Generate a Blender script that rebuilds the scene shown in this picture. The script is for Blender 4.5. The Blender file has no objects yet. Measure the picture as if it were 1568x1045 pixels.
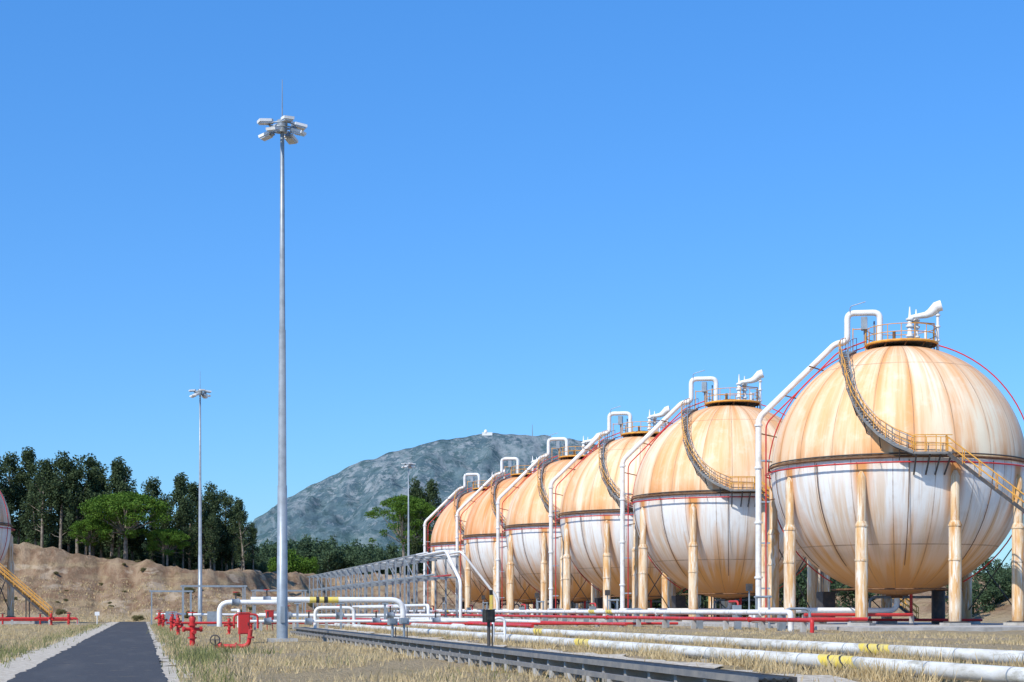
import bpy, math, random
import numpy as np
from mathutils import Vector, Matrix, noise as mnoise
random.seed(7); rng=np.random.default_rng(7)
S=bpy.context.scene
COL=S.collection
A=math.atan(567/2400.0); CA,SA=math.cos(A),math.sin(A)
def at(lat,dist):      # metres right of / ahead along the viewing heading -> site coordinates
    return (lat*CA+dist*SA, -lat*SA+dist*CA)
# ---------------------------------------------------------------- materials
class NT:
    def __init__(s,mat):
        mat.use_nodes=True; s.t=mat.node_tree; s.b=s.t.nodes.get('Principled BSDF')
    def n(s,ty,**kw):
        nd=s.t.nodes.new(ty)
        for k,v in kw.items(): setattr(nd,k,v)
        return nd
    def l(s,a,b): s.t.links.new(a,b)
    def setin(s,sock,v):
        if isinstance(v,bpy.types.NodeSocket): s.l(v,sock)
        else: sock.default_value=v
    def m(s,op,a,b=0.0,c=0.0,clamp=False):
        nd=s.n('ShaderNodeMath',operation=op,use_clamp=clamp)
        s.setin(nd.inputs[0],a); s.setin(nd.inputs[1],b); s.setin(nd.inputs[2],c)
        return nd.outputs[0]
    def mix(s,f,a,b):
        nd=s.n('ShaderNodeMix',data_type='RGBA')
        s.setin(nd.inputs[0],f)
        for i,v in ((6,a),(7,b)):
            if isinstance(v,tuple): v=(*v[:3],1)
            s.setin(nd.inputs[i],v)
        return nd.outputs[2]
    def noise(s,vec,scale,detail=4,rough=.55):
        nd=s.n('ShaderNodeTexNoise'); nd.inputs['Scale'].default_value=scale
        nd.inputs['Detail'].default_value=detail; nd.inputs['Roughness'].default_value=rough
        if vec is not None: s.l(vec,nd.inputs['Vector'])
        return nd.outputs['Fac']
    def rng(s,v,a,b,c=0.0,d=1.0):
        nd=s.n('ShaderNodeMapRange',clamp=True)
        s.setin(nd.inputs[0],v)
        for i,x in zip((1,2,3,4),(a,b,c,d)): nd.inputs[i].default_value=x
        return nd.outputs[0]
    def bump(s,h,st,dist=.05):
        nd=s.n('ShaderNodeBump'); nd.inputs['Strength'].default_value=st; nd.inputs['Distance'].default_value=dist
        s.l(h,nd.inputs['Height']); s.l(nd.outputs[0],s.b.inputs['Normal'])
    def scale(s,vec,sc):
        nd=s.n('ShaderNodeMapping'); nd.inputs['Scale'].default_value=sc; s.l(vec,nd.inputs[0]); return nd.outputs[0]
    def obj(s): return s.n('ShaderNodeTexCoord').outputs['Object']
    def pos(s): return s.n('ShaderNodeNewGeometry').outputs['Position']
def newmat(name,rough=.6,spec=.3):
    m=bpy.data.materials.new(name); t=NT(m)
    t.b.inputs['Roughness'].default_value=rough
    t.b.inputs['Specular IOR Level'].default_value=spec
    return m,t
def simple(name,c1,c2,scale=3.0,rough=.6,lo=.4,hi=.7,metal=0.0,spec=.3,bump=0):
    m,t=newmat(name,rough,spec)
    p=t.pos(); f=t.rng(t.noise(p,scale,5,.6),lo,hi)
    t.l(t.mix(f,c1,c2),t.b.inputs['Base Color']); t.b.inputs['Metallic'].default_value=metal
    if bump: t.bump(t.noise(p,scale*6),bump)
    return m
M={}
M['white']=simple('white_paint',(.80,.80,.78),(.58,.53,.45),1.4,.45,.5,.8)
m,t=newmat('insulated_pipe_paint',.6,.2); p=t.pos()
c=t.mix(t.rng(t.noise(t.scale(p,(1,.35,1)),2.2,6,.65),.42,.66),(.70,.70,.67),(.50,.47,.40))
c=t.mix(t.m('MULTIPLY',t.rng(t.noise(t.scale(p,(2,.6,2)),2.0,6,.7),.52,.64),.75),c,(.32,.30,.23))
t.l(c,t.b.inputs['Base Color']); t.bump(t.noise(p,6),.2); M['pipew']=m
M['red']=simple('red_paint',(.60,.035,.035),(.40,.05,.04),3,.45)
M['orange']=simple('orange_rail_paint',(.78,.40,.07),(.55,.24,.05),3,.5)
M['yellow']=simple('yellow_paint',(.80,.60,.08),(.60,.50,.22),5,.5)
M['black']=simple('black_paint',(.02,.02,.02),(.06,.06,.05),3,.5)
M['grate']=simple('steel_grating',(.17,.17,.17),(.28,.26,.23),3,.6)
M['dark']=simple('dark_steel',(.05,.05,.055),(.10,.085,.07),3,.5)
M['rusty']=simple('rusty_steel',(.13,.06,.03),(.24,.13,.06),3,.7)
M['galv']=simple('galvanised_steel',(.33,.37,.40),(.24,.27,.29),2,.42,metal=.25)
M['conc']=simple('concrete',(.50,.48,.44),(.30,.28,.25),1.2,.85,.35,.7,bump=.3)
M['glass']=simple('lamp_glass',(.55,.58,.6),(.45,.48,.5),3,.15,spec=.8)
m,t=newmat('fireproofed_leg',.75); p=t.pos()
f=t.rng(t.noise(t.scale(p,(1.5,1.5,.30)),1.0,5,.6),.42,.60)
c=t.mix(f,(.72,.58,.40),(.66,.38,.15))
g=t.rng(t.noise(t.scale(p,(5,5,.35)),1.0,5,.65),.50,.64)
c=t.mix(t.m('MULTIPLY',g,.75),c,(.46,.20,.06))
h=t.rng(t.noise(t.scale(p,(4,4,.5)),1.3,4,.6),.53,.63); c=t.mix(t.m('MULTIPLY',h,.75),c,(.80,.75,.66))
sp=t.n('ShaderNodeSeparateXYZ'); t.l(p,sp.inputs[0]); c=t.mix(t.m('MULTIPLY',t.rng(t.m('ADD',sp.outputs[2],t.noise(p,1.5)),2.4,1.3),.45),c,(.40,.27,.16))
t.l(c,t.b.inputs['Base Color']); t.bump(t.noise(p,9),.25); M['leg']=m
# shell
m,t=newmat('tank_shell_paint',.5,.3)
o=t.obj(); sep=t.n('ShaderNodeSeparateXYZ'); t.l(o,sep.inputs[0])
x,y,z=sep.outputs
info=t.n('ShaderNodeObjectInfo'); rr=t.n('ShaderNodeSeparateColor'); t.l(info.outputs['Color'],rr.inputs[0])
rustk=rr.outputs[0]; seedv=t.m('MULTIPLY',rr.outputs[1],37.0)
zn=t.m('DIVIDE',z,9.0)
rho=t.m('MAXIMUM',t.m('SQRT',t.m('ADD',t.m('MULTIPLY',x,x),t.m('MULTIPLY',y,y))),.05)
def streak(k,kz,det,r_=.6,off=0.0):
    cx=t.n('ShaderNodeCombineXYZ')
    t.l(t.m('ADD',t.m('MULTIPLY',t.m('DIVIDE',x,rho),k),t.m('ADD',off,seedv)),cx.inputs[0]); t.l(t.m('MULTIPLY',t.m('DIVIDE',y,rho),k),cx.inputs[1]); t.l(t.m('MULTIPLY',z,kz),cx.inputs[2])
    return t.noise(cx.outputs[0],1.0,det,r_)
st=streak(8.0,.09,6,.65); big=streak(2.2,.10,3,.5,4.0); fine=streak(26.0,.16,4,.6,9.0)
blot=t.noise(o,.9,6,.65)
az=t.m('ARCTAN2',y,x)
def near(n,off):
    q=t.m('ADD',t.m('MULTIPLY',az,n/(2*math.pi)),off)
    fr=t.m('FRACT',q)
    return t.m('MULTIPLY',t.m('MULTIPLY',t.m('MINIMUM',fr,t.m('SUBTRACT',1.0,fr)),2*math.pi/n),rho)
du=near(20,.1); dl=near(20,.6)
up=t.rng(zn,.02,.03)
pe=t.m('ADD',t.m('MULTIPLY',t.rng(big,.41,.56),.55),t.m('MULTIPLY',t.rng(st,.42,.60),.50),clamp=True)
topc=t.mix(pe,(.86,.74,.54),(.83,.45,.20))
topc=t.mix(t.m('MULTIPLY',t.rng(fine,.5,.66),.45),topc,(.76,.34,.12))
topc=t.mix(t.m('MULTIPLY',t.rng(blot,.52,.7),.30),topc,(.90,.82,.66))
pk=t.m('MULTIPLY',rustk,t.m('ADD',.35,t.m('MULTIPLY',t.rng(st,.35,.65),.8)),clamp=True)
topc=t.mix(pk,topc,(.72,.27,.08))
seam_stain=t.m('MULTIPLY',t.rng(du,.0,.55,1,0),t.rng(st,.36,.56))  # orange staining along the upper weld seams
topc=t.mix(t.m('MULTIPLY',seam_stain,.65),topc,(.68,.28,.08))
capg=t.m('MULTIPLY',t.rng(zn,.74,.97),t.rng(fine,.35,.62)); topc=t.mix(t.m('MULTIPLY',capg,.65),topc,(.60,.27,.10))
eqr=t.m('MULTIPLY',t.rng(t.m('ADD',zn,t.m('MULTIPLY',fine,-.14)),.10,.0),t.rng(st,.42,.6)); topc=t.mix(t.m('MULTIPLY',eqr,.6),topc,(.60,.27,.09))
lowst=t.m('MULTIPLY',t.rng(st,.50,.64),t.rng(zn,0,-.5,.35,.8))
lowc=t.mix(lowst,(.82,.81,.78),(.66,.42,.22))
lowc=t.mix(t.m('MULTIPLY',t.rng(fine,.54,.66),.40),lowc,(.50,.31,.17))
lowc=t.mix(t.m('MULTIPLY',t.rng(blot,.54,.68),.25),lowc,(.55,.50,.44))
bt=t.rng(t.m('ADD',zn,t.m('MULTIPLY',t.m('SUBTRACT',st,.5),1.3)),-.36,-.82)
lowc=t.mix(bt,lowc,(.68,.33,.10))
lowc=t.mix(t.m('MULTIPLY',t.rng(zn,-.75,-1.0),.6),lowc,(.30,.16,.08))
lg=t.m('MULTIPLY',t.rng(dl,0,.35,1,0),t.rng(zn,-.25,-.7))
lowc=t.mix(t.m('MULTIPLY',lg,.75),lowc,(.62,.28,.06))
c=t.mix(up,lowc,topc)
a0=-117.1-55
q=t.m('DIVIDE',t.m('SUBTRACT',az,math.radians(a0)),math.radians(40)); fr=t.m('FRACT',q)
dleg=t.m('MULTIPLY',t.m('MINIMUM',fr,t.m('SUBTRACT',1.0,fr)),math.radians(40)*9)
lm=t.m('MULTIPLY',t.rng(t.m('ADD',dleg,t.m('MULTIPLY',fine,.9)),.75,1.3,1,0),t.m('MULTIPLY',t.rng(zn,-.5,-.1),t.rng(zn,.0,-.02)))
c=t.mix(t.m('MULTIPLY',lm,.9),c,(.66,.27,.05))
seam=t.m('ADD',t.m('MULTIPLY',up,t.rng(du,.02,.05,1,0)),t.m('MULTIPLY',t.m('SUBTRACT',1.0,up),t.rng(dl,.02,.045,1,0)))
lat=t.rng(t.m('ABSOLUTE',t.m('ADD',zn,.62)),.002,.006,1,0); lat2=t.rng(t.m('ABSOLUTE',t.m('SUBTRACT',zn,.78)),.002,.004,1,0)
seam=t.m('ADD',seam,t.m('ADD',lat,lat2),clamp=True)
c=t.mix(t.m('MULTIPLY',seam,t.rng(blot,.35,.6,.25,.7)),c,(.25,.14,.08))
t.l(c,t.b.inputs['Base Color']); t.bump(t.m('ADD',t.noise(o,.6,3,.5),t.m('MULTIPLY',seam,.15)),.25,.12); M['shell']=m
# ground
m,t=newmat('dry_ground',.95,.1); p=t.pos()
n1=t.noise(t.scale(p,(.10,.05,.1)),1,6,.6); n2=t.noise(p,1.3,6,.7); n3=t.noise(p,.35,5,.6); n4=t.noise(p,9,4,.7)
c=t.mix(t.rng(n2,.35,.68),(.54,.42,.24),(.40,.29,.16))
c=t.mix(t.rng(n1,.45,.62),c,(.48,.375,.25))
c=t.mix(t.m('MULTIPLY',t.rng(n3,.58,.72),.5),c,(.24,.23,.10))
c=t.mix(t.m('MULTIPLY',t.rng(n4,.4,.75),.5),c,(.62,.52,.36))
sp=t.n('ShaderNodeSeparateXYZ'); t.l(p,sp.inputs[0])
bankf=t.rng(t.m('ADD',sp.outputs[2],t.m('MULTIPLY',n2,.6)),.9,1.9)
er=t.noise(t.scale(p,(.60,.09,.35)),1,7,.70)
bc=t.mix(t.rng(er,.40,.58),(.27,.165,.10),(.43,.305,.195))
bc=t.mix(t.m('MULTIPLY',t.rng(t.noise(t.scale(p,(.10,.10,.9)),1,5,.6),.50,.60),.6),bc,(.47,.36,.21))
bc=t.mix(t.m('MULTIPLY',t.rng(n3,.50,.62),.65),bc,(.24,.155,.095))
bc=t.mix(t.m('MULTIPLY',t.rng(t.noise(p,.7,6,.75),.55,.66),.6),bc,(.19,.16,.08))
bc=t.mix(t.m('MULTIPLY',t.rng(t.noise(t.scale(p,(.16,.05,.4)),1,4,.6),.58,.64),.7),bc,(.58,.46,.33))
c=t.mix(bankf,c,bc)
t.l(c,t.b.inputs['Base Color']); t.bump(t.m('ADD',n4,t.m('MULTIPLY',t.m('ADD',n2,er),1.5)),.9,.35); M['ground']=m
m,t=newmat('asphalt',.9,.2); p=t.pos()
c=t.mix(t.rng(t.noise(p,40,3,.7),.4,.7),(.045,.047,.052),(.09,.09,.095))
c=t.mix(t.m('MULTIPLY',t.rng(t.noise(t.scale(p,(.8,.08,1)),1,5,.6),.5,.75),.5),c,(.12,.115,.11))
c=t.mix(t.m('MULTIPLY',t.rng(t.noise(p,1.1,6,.7),.60,.66),.6),c,(.19,.16,.12))
t.l(c,t.b.inputs['Base Color']); t.bump(t.noise(p,30),.3,.02); M['asphalt']=m
M['gravel']=simple('pale_gravel',(.66,.60,.50),(.38,.32,.24),5,.95,.32,.62,bump=.6)
m,t=newmat('mountain_rock_scrub_haze_tint',1,.0); p=t.pos()  # distance haze painted into the rock and scrub colours as blue-grey
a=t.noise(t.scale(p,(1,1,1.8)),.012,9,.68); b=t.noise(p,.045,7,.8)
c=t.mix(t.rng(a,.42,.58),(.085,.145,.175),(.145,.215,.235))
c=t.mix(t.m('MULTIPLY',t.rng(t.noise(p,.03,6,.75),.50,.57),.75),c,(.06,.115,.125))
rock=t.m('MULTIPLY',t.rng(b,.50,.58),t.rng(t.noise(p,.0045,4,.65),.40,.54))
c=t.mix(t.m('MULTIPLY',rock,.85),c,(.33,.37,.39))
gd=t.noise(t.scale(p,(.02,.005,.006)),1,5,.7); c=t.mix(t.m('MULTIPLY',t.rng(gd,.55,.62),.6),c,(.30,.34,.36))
sp=t.n('ShaderNodeSeparateXYZ'); t.l(p,sp.inputs[0])
c=t.mix(t.m('MULTIPLY',t.rng(t.m('ADD',sp.outputs[2],t.m('MULTIPLY',a,120.0)),250,140),.75),c,(.09,.18,.14))
t.l(c,t.b.inputs['Base Color']); t.bump(t.m('ADD',a,b),.8,14.0); M['mount']=m
def leafmat(name,dark,light):
    m,t=newmat(name,.7,.15)
    g=t.n('ShaderNodeNewGeometry'); o=t.obj()
    f=t.m('ADD',t.m('MULTIPLY',g.outputs['Random Per Island'],.55),t.m('MULTIPLY',t.rng(t.noise(o,.5,3,.6),.35,.65),.45))
    c=t.mix(f,dark,light); t.l(c,t.b.inputs['Base Color']); 
    tr=t.n('ShaderNodeBsdfTranslucent'); t.l(c,tr.inputs[0]); mx=t.n('ShaderNodeMixShader'); mx.inputs[0].default_value=.25
    t.l(t.b.outputs[0],mx.inputs[1]); t.l(tr.outputs[0],mx.inputs[2]); t.l(mx.outputs[0],t.t.nodes['Material Output'].inputs[0]); return m
M['euc']=leafmat('eucalyptus_foliage',(.034,.058,.026),(.105,.145,.062))
M['pine']=leafmat('stone_pine_foliage',(.040,.095,.012),(.15,.26,.035))
M['far']=leafmat('distant_foliage',(.045,.08,.042),(.10,.155,.075))
M['grass']=leafmat('dry_grass_blades',(.44,.32,.15),(.74,.59,.34))
M['green']=leafmat('green_weeds',(.15,.17,.06),(.34,.33,.13))
M['scrub']=leafmat('scrub_foliage',(.13,.12,.05),(.28,.25,.12))
M['bark']=simple('bark',(.16,.13,.10),(.34,.29,.23),2,.9)
# ---------------------------------------------------------------- mesh helpers
class MB:
    def __init__(s): s.v=[];s.f=[];s.mi=[];s.sm=[];s.mats=[]
    def mid(s,k):
        if k not in s.mats: s.mats.append(k)
        return s.mats.index(k)
    def add(s,vs,fs,mat,smooth=False):
        o=len(s.v); s.v+= [tuple(q) for q in vs]; i=s.mid(mat)
        for f in fs: s.f.append([o+k for k in f]); s.mi.append(i); s.sm.append(smooth)
    def tube(s,pts,r,mat,seg=8,closed=False,caps=True):
        pts=[Vector(p) for p in pts]; n=len(pts)
        rs=r if isinstance(r,(list,tuple)) else [r]*n
        vs=[];fs=[]; up=None
        for i,p in enumerate(pts):
            a=pts[(i-1)%n] if (closed or i>0) else p; b=pts[(i+1)%n] if (closed or i<n-1) else p
            d1=(p-a); d2=(b-p)
            d1=d1.normalized() if d1.length>1e-6 else d2.normalized(); d2=d2.normalized() if d2.length>1e-6 else d1
            d=(d1+d2).normalized() if (d1+d2).length>1e-6 else d1
            if up is None:
                up=Vector((0,0,1)) if abs(d.z)<.9 else Vector((1,0,0))
            u=(up-d*up.dot(d))
            if u.length<1e-4: u=d.orthogonal()
            u.normalize(); w=d.cross(u); up=u
            k=1/max(.5,math.sqrt(max(0,(1+d1.dot(d2))/2)))
            for j in range(seg):
                t=2*math.pi*j/seg
                vs.append(p+(u*math.cos(t)+w*math.sin(t))*rs[i]*k)
        m=n if closed else n-1
        for i in range(m):
            for j in range(seg):
                a=i*seg+j;b=i*seg+(j+1)%seg;c=((i+1)%n)*seg+(j+1)%seg;e=((i+1)%n)*seg+j
                fs.append((a,b,c,e))
        s.add(vs,fs,mat,True)
        if caps and not closed:
            s.add(vs[:seg],[tuple(range(seg))[::-1]],mat); s.add(vs[-seg:],[tuple(range(seg))],mat)
    def box(s,c,size,mat,rz=0,rot=None):
        hx,hy,hz=[k/2 for k in size]
        R=rot if rot is not None else Matrix.Rotation(rz,3,'Z')
        vs=[Vector(c)+R@Vector((a*hx,b*hy,d*hz)) for a in(-1,1) for b in(-1,1) for d in(-1,1)]
        s.add(vs,[(0,1,3,2),(4,6,7,5),(0,4,5,1),(2,3,7,6),(0,2,6,4),(1,5,7,3)],mat)
    def obj(s,name,parent=None,loc=(0,0,0)):
        me=bpy.data.meshes.new(name); me.from_pydata(s.v,[],s.f)
        for k in s.mats: me.materials.append(M[k])
        me.polygons.foreach_set('material_index',s.mi); me.polygons.foreach_set('use_smooth',s.sm); me.update()
        return place(me,name,parent,loc)
def place(me,name,parent=None,loc=(0,0,0)):
    o=bpy.data.objects.new(name,me); COL.objects.link(o); o.location=loc
    if parent: o.parent=parent
    return o
def empty(name,loc=(0,0,0)):
    o=bpy.data.objects.new(name,None); COL.objects.link(o); o.location=loc; o.empty_display_size=.5; return o
def fillet(pts,r,n=5):
    pts=[Vector(p) for p in pts]; out=[pts[0]]
    for i in range(1,len(pts)-1):
        a,b,c=pts[i-1],pts[i],pts[i+1]
        d1=(a-b);d2=(c-b);rr=min(r,d1.length*.49,d2.length*.49)
        p=b+d1.normalized()*rr;q=b+d2.normalized()*rr
        for k in range(n+1):
            t=k/n; out.append(p*(1-t)**2+b*2*t*(1-t)+q*t*t)
    out.append(pts[-1]); return out
def npmesh(name,V,F,mats,mi=None,smooth=False):
    me=bpy.data.meshes.new(name); k=F.shape[1]
    me.vertices.add(len(V)); me.vertices.foreach_set('co',V.astype(np.float32).ravel())
    me.loops.add(F.size); me.loops.foreach_set('vertex_index',F.astype(np.int32).ravel())
    me.polygons.add(len(F)); me.polygons.foreach_set('loop_start',np.arange(0,F.size,k,dtype=np.int32))
    for q in mats: me.materials.append(M[q])
    if mi is not None: me.polygons.foreach_set('material_index',mi.astype(np.int32))
    me.polygons.foreach_set('use_smooth',np.full(len(F),smooth)); me.update(calc_edges=True); me.validate(); return me
# ---------------------------------------------------------------- terrain
def sm(t): t=np.clip(t,0,1); return t*t*(3-2*t)
def bankprof(t):       # lower smooth slope then a steeper scarp near the crest
    t=np.clip(t,0,1); return .60*sm(t/.80)+.40*sm((t-.66)/.22)
def gh(x,y):
    x=np.asarray(x,float); y=np.asarray(y,float)
    z=.35*sm((x-4)/20)
    nz=.05*np.sin(x*.9+1.3*np.sin(y*.31))*np.sin(y*.53+x*.2)+.03*np.sin(x*2.3+y*1.7)
    z=z+nz*sm((np.abs(x+1.2)-2.6)/3)
    by=np.interp(x,[10,40],[226,296]); H=np.interp(x,[-200,-60,-22,-12,-2,6,14,24,80],[15,14.5,12.8,11.4,10.0,8.6,8.3,8.6,9.4])
    wob=3*np.sin(x*.13)+1.3*np.sin(x*.43+1)+.8*np.sin(x*1.1)+.5*np.sin(x*2.3+1)
    t=(y-by+wob)/50
    b=bankprof(t)
    z=z+b*H*(1+.02*np.sin(x*.33+y*.05))+sm(t*3)*sm((1.1-t)*3)*(.32*np.sin(x*1.3+.6*np.sin(y*.4))+.2*np.sin(x*2.9+y*.3)+.22*np.sin(y*.9+x*.3))
    z=z-sm((y-by-90)/600)*5
    r=sm((x-96+2*np.sin(y*.1))/14)*sm((330-y)/40)
    z=z+r*4.3
    l=sm((-60-x+2*np.sin(y*.1))/20)*sm((228-y)/20)*2.0
    return z+l
xs=np.concatenate([[-7000,-3500,-1800,-900,-500,-300,-200,-150,-120,-100,-85,-70],np.arange(-60,130,.8),[140,160,200,260,350,500,800,1400,2500,4500,7000]])
ys=np.concatenate([[-400,-150,-50,0,15],np.arange(25,400,1.2),[420,460,520,620,800,1100,1600,2300,3200,4500,6500,9000]])
X,Y=np.meshgrid(xs,ys); Z=gh(X,Y); V=np.stack([X,Y,Z],-1).reshape(-1,3)
nx,ny=len(xs),len(ys); i=np.arange(ny-1)[:,None]*nx+np.arange(nx-1)[None,:]; i=i.ravel()
place(npmesh('ground',V,np.stack([i,i+1,i+nx+1,i+nx],1),['ground'],smooth=True),'ground')
def strip(name,x0,x1,y0,y1,z,mat,jit=.06,step=1.0):
    yy=np.arange(y0,y1+step,step); a=x0+jit*rng.standard_normal(len(yy)); b=x1+jit*rng.standard_normal(len(yy))
    c=[a,a*.67+b*.33,a*.33+b*.67,b]; V=[]
    for q in c: V.append(np.stack([q,yy,gh(q,yy)+z],-1))
    V=np.stack(V,1).reshape(-1,3); n=len(yy)
    k=(np.arange(n-1)[:,None]*4+np.arange(3)[None,:]).ravel(); F=np.stack([k,k+1,k+5,k+4],1)
    return place(npmesh(name,V,F,[mat],smooth=True),name)
strip('gravel_shoulder',-4.3,-2.6,10,222,.012,'gravel',.28,.7)
strip('gravel_shoulder',.3,1.0,10,221,.012,'gravel',.22,.7)
strip('asphalt_road',-2.95,.55,-20,224,.03,'asphalt',.045,.8)
strip('gravel_strip',11.2,13.9,10,130,.05,'gravel',.18,.7)
# ---------------------------------------------------------------- tank
R=9.0; ZC=11.7; FA=math.radians(-117.1)
def dirv(a): a=FA+math.radians(a); return Vector((math.cos(a),math.sin(a),0))
Fv=dirv(0); Rv=dirv(90)
def L(r,f,z): return Rv*r+Fv*f+Vector((0,0,z))
def sph(az,el,rad=R): 
    e=math.radians(el); d=dirv(az)*math.cos(e)*rad; d.z=ZC+math.sin(e)*rad; return d
def ringpts(rad,z,n=72): 
    return [dirv(360*k/n)*rad+Vector((0,0,z)) for k in range(n)]
parts={}
b=MB()
nl,nm=64,96; vs=[];fs=[]
for i_ in range(nl+1):
    e=-math.pi/2+math.pi*i_/nl
    for j in range(nm):
        a=2*math.pi*j/nm; vs.append((R*math.cos(e)*math.cos(a),R*math.cos(e)*math.sin(a),R*math.sin(e)))
for i_ in range(nl):
    for j in range(nm): fs.append((i_*nm+j,i_*nm+(j+1)%nm,(i_+1)*nm+(j+1)%nm,(i_+1)*nm+j))
b.add(vs,fs,'shell',True); parts['shell']=b
b=MB()
for k in range(9):
    az=-55+40*k; d=dirv(az)*8.95
    def q(z): return d+Vector((0,0,z))
    b.tube([q(7.3),q(10.6),q(11.0)],[.30,.30,.12],'leg',14)
    b.tube([q(.78),q(7.4),q(7.62)],[.42,.42,.32],'leg',16)
    for zz in (7.3,5.0): b.tube([q(zz-.06),q(zz+.06)],.46,'leg',16)
    b.box(q(.80),(1.15,1.15,.12),'dark',FA+math.radians(az)); b.box(q(.66),(1.5,1.5,.22),'conc',FA+math.radians(az))
parts['support_legs']=b
b=MB()
for k in (3,4,5,6,7):
    a1,a2=-55+40*k,-15+40*k
    b.tube([dirv(a1)*8.9+Vector((0,0,1.3)),dirv(a2)*8.9+Vector((0,0,6.8))],.045,'dark',6)
    b.tube([dirv(a2)*8.9+Vector((0,0,1.3)),dirv(a1)*8.9+Vector((0,0,6.8))],.045,'dark',6)
parts['tie_rods']=b
b=MB()
b.tube(ringpts(R+.10,ZC+.42),.05,'dark',6,True); b.tube(ringpts(R+.16,ZC+.20),.085,'rusty',6,True)
b.tube(ringpts(R+.42,ZC-.20),.055,'red',6,True)
for k in range(36):
    p=dirv(k*10+3); b.tube([p*(R-.02)+Vector((0,0,ZC-.1)),p*(R+.42)+Vector((0,0,ZC-.20))],.03,'red',5)
for az in (82,-97,150,-150):
    b.tube([sph(az,e,R+.4) for e in range(0,78,4)],.05,'red',6)
for az in (-97,82):
    b.tube([sph(az,e,R+.3) for e in range(-60,2,5)],.045,'red',6)
for az in (-36,5,44,-68):
    b.tube([sph(az,e,R+.12) for e in range(-50,2,5)],.03,'rusty',5)
b.tube([dirv(360*k/40)*4.6+Vector((0,0,ZC-8.6)) for k in range(40)],.06,'rusty',6,True)
parts['spray_rings']=b
b=MB(); pc=L(.3,.2,0); zp=20.85
vs=[pc+dirv(a*15)*2.5+Vector((0,0,zp)) for a in range(24)]+[pc+dirv(a*15)*2.5+Vector((0,0,zp-.12)) for a in range(24)]
b.add(vs,[tuple(range(24)),tuple(range(24,48))[::-1]]+[(k,(k+1)%24,24+(k+1)%24,24+k) for k in range(24)],'grate')
b.tube([pc+dirv(a*15)*2.53+Vector((0,0,zp-.07)) for a in range(24)],.10,'orange',5,True)
for h in (.55,1.1): b.tube([pc+dirv(a*15)*2.45+Vector((0,0,zp+h)) for a in range(24)],.032,'orange',5,True)
for a in range(16):
    p=pc+dirv(a*22.5)*2.45; b.tube([p+Vector((0,0,zp)),p+Vector((0,0,zp+1.1))],.032,'orange',5)
for a in range(10):
    p=pc+dirv(a*36+10)*2.3; p2=dirv(a*36+10)*2.2; b.tube([p+Vector((0,0,zp-.1)),p2+Vector((0,0,ZC+8.5))],.05,'rusty',5)
b.tube([L(0,0,ZC+R-.15),L(0,0,zp+.35)],.7,'rusty',16)
b.box(L(-2.3,.5,22.4),(.7,.45,.9),'galv',FA); b.tube([L(-2.3,.5,zp),L(-2.3,.5,22.0)],.06,'galv')
b.tube([L(-1.6,.2,zp),L(-1.6,.2,22.6)],.07,'galv'); b.tube([L(2.0,.2,zp),L(2.0,.2,21.8)],.09,'white'); b.tube([L(-.2,.9,zp),L(-.2,.9,21.7)],.12,'rusty')
for r_ in (-3.1,-2.2):
    b.tube([L(r_,.6,20.1),L(r_,.6,22.1)],.04,'orange',5)
b.tube([L(-3.1,.6,22.0),L(-2.2,.6,22.0)],.04,'orange',5)
parts['top_platform']=b
b=MB()
b.tube(fillet([L(-9.8,1.8,.95),L(-9.8,1.8,15.6),L(-4.3,.9,21.0),L(-3.5,.8,21.05),L(-3.5,.8,23.15),L(-1.2,.6,23.15),L(-1.2,.6,20.8)],.5),.22,'white',12)
b.tube(fillet([L(-9.25,1.9,.95),L(-9.25,1.9,15.2),L(-4.1,1.4,20.3),L(-2.2,1.2,21.0)],.5),.055,'red',7)
for zz in (4,8,12,15.1): b.tube([L(-9.8,1.8,zz-.07),L(-9.8,1.8,zz+.07)],.30,'white',12)
for k in (3.2,6.5,9.5,12.5):
    b.box(L(-9.4,1.85,k),(.9,.12,.12),'galv',FA+math.pi/2)
for zz in (9.5,12.5,14.5): b.tube([L(-9.7,1.7,zz),sph(-80,math.degrees(math.asin((zz-ZC)/R*.9)),R)],.05,'rusty',5)
b.tube(fillet([L(-9.8,1.8,1.2),L(-9.8,3.2,1.2),L(-9.8,4.5,1.2)],.4),.2,'white',10)
b.box(L(-9.8,1.8,.85),(.9,.9,.3),'conc',FA)
for (r_,z_) in ((-8.2,17.0),(-6.2,19.0)):
    p=L(r_,1.6,z_+.3); s_=sph(-78,math.degrees(math.asin(min(.98,(z_-ZC)/R))))
    b.tube([p,s_],.05,'rusty',5)
b.tube(fillet([L(-3.3,1.0,23.1),L(-3.3,1.0,23.6),L(-2.2,1.0,23.9)],.2),.035,'galv',5)
parts['inlet_pipe']=b
b=MB()
for r_,f_,h in ((.9,.4,23.5),(1.35,-.2,23.4)):
    b.tube([L(r_,f_,zp),L(r_,f_,h-.8),L(r_,f_,h-.75),L(r_,f_,h)],[.17,.17,.10,.04],'white',10)
    for zz in (21.4,22.1,22.6): b.tube([L(r_,f_,zz-.06),L(r_,f_,zz+.06)],.28,'white',12)
b.tube([L(1.0,.4,22.75),L(2.0,.4,22.85),L(2.35,.4,23.0),L(2.75,.4,23.4),L(3.1,.4,23.5)],[.14,.24,.32,.38,.40],'white',12)
b.tube([L(2.85,.4,20.0),L(2.85,.4,23.2)],.11,'white',8)
b.tube([L(2.6,.4,20.0),L(2.6,.4,22.2),L(1.0,.4,22.4)],.05,'rusty',6)
for zz in (21,22,22.8): b.tube([L(2.85,.4,zz-.05),L(2.85,.4,zz+.05)],.19,'white',8)
parts['relief_valve']=b
b=MB()
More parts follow.
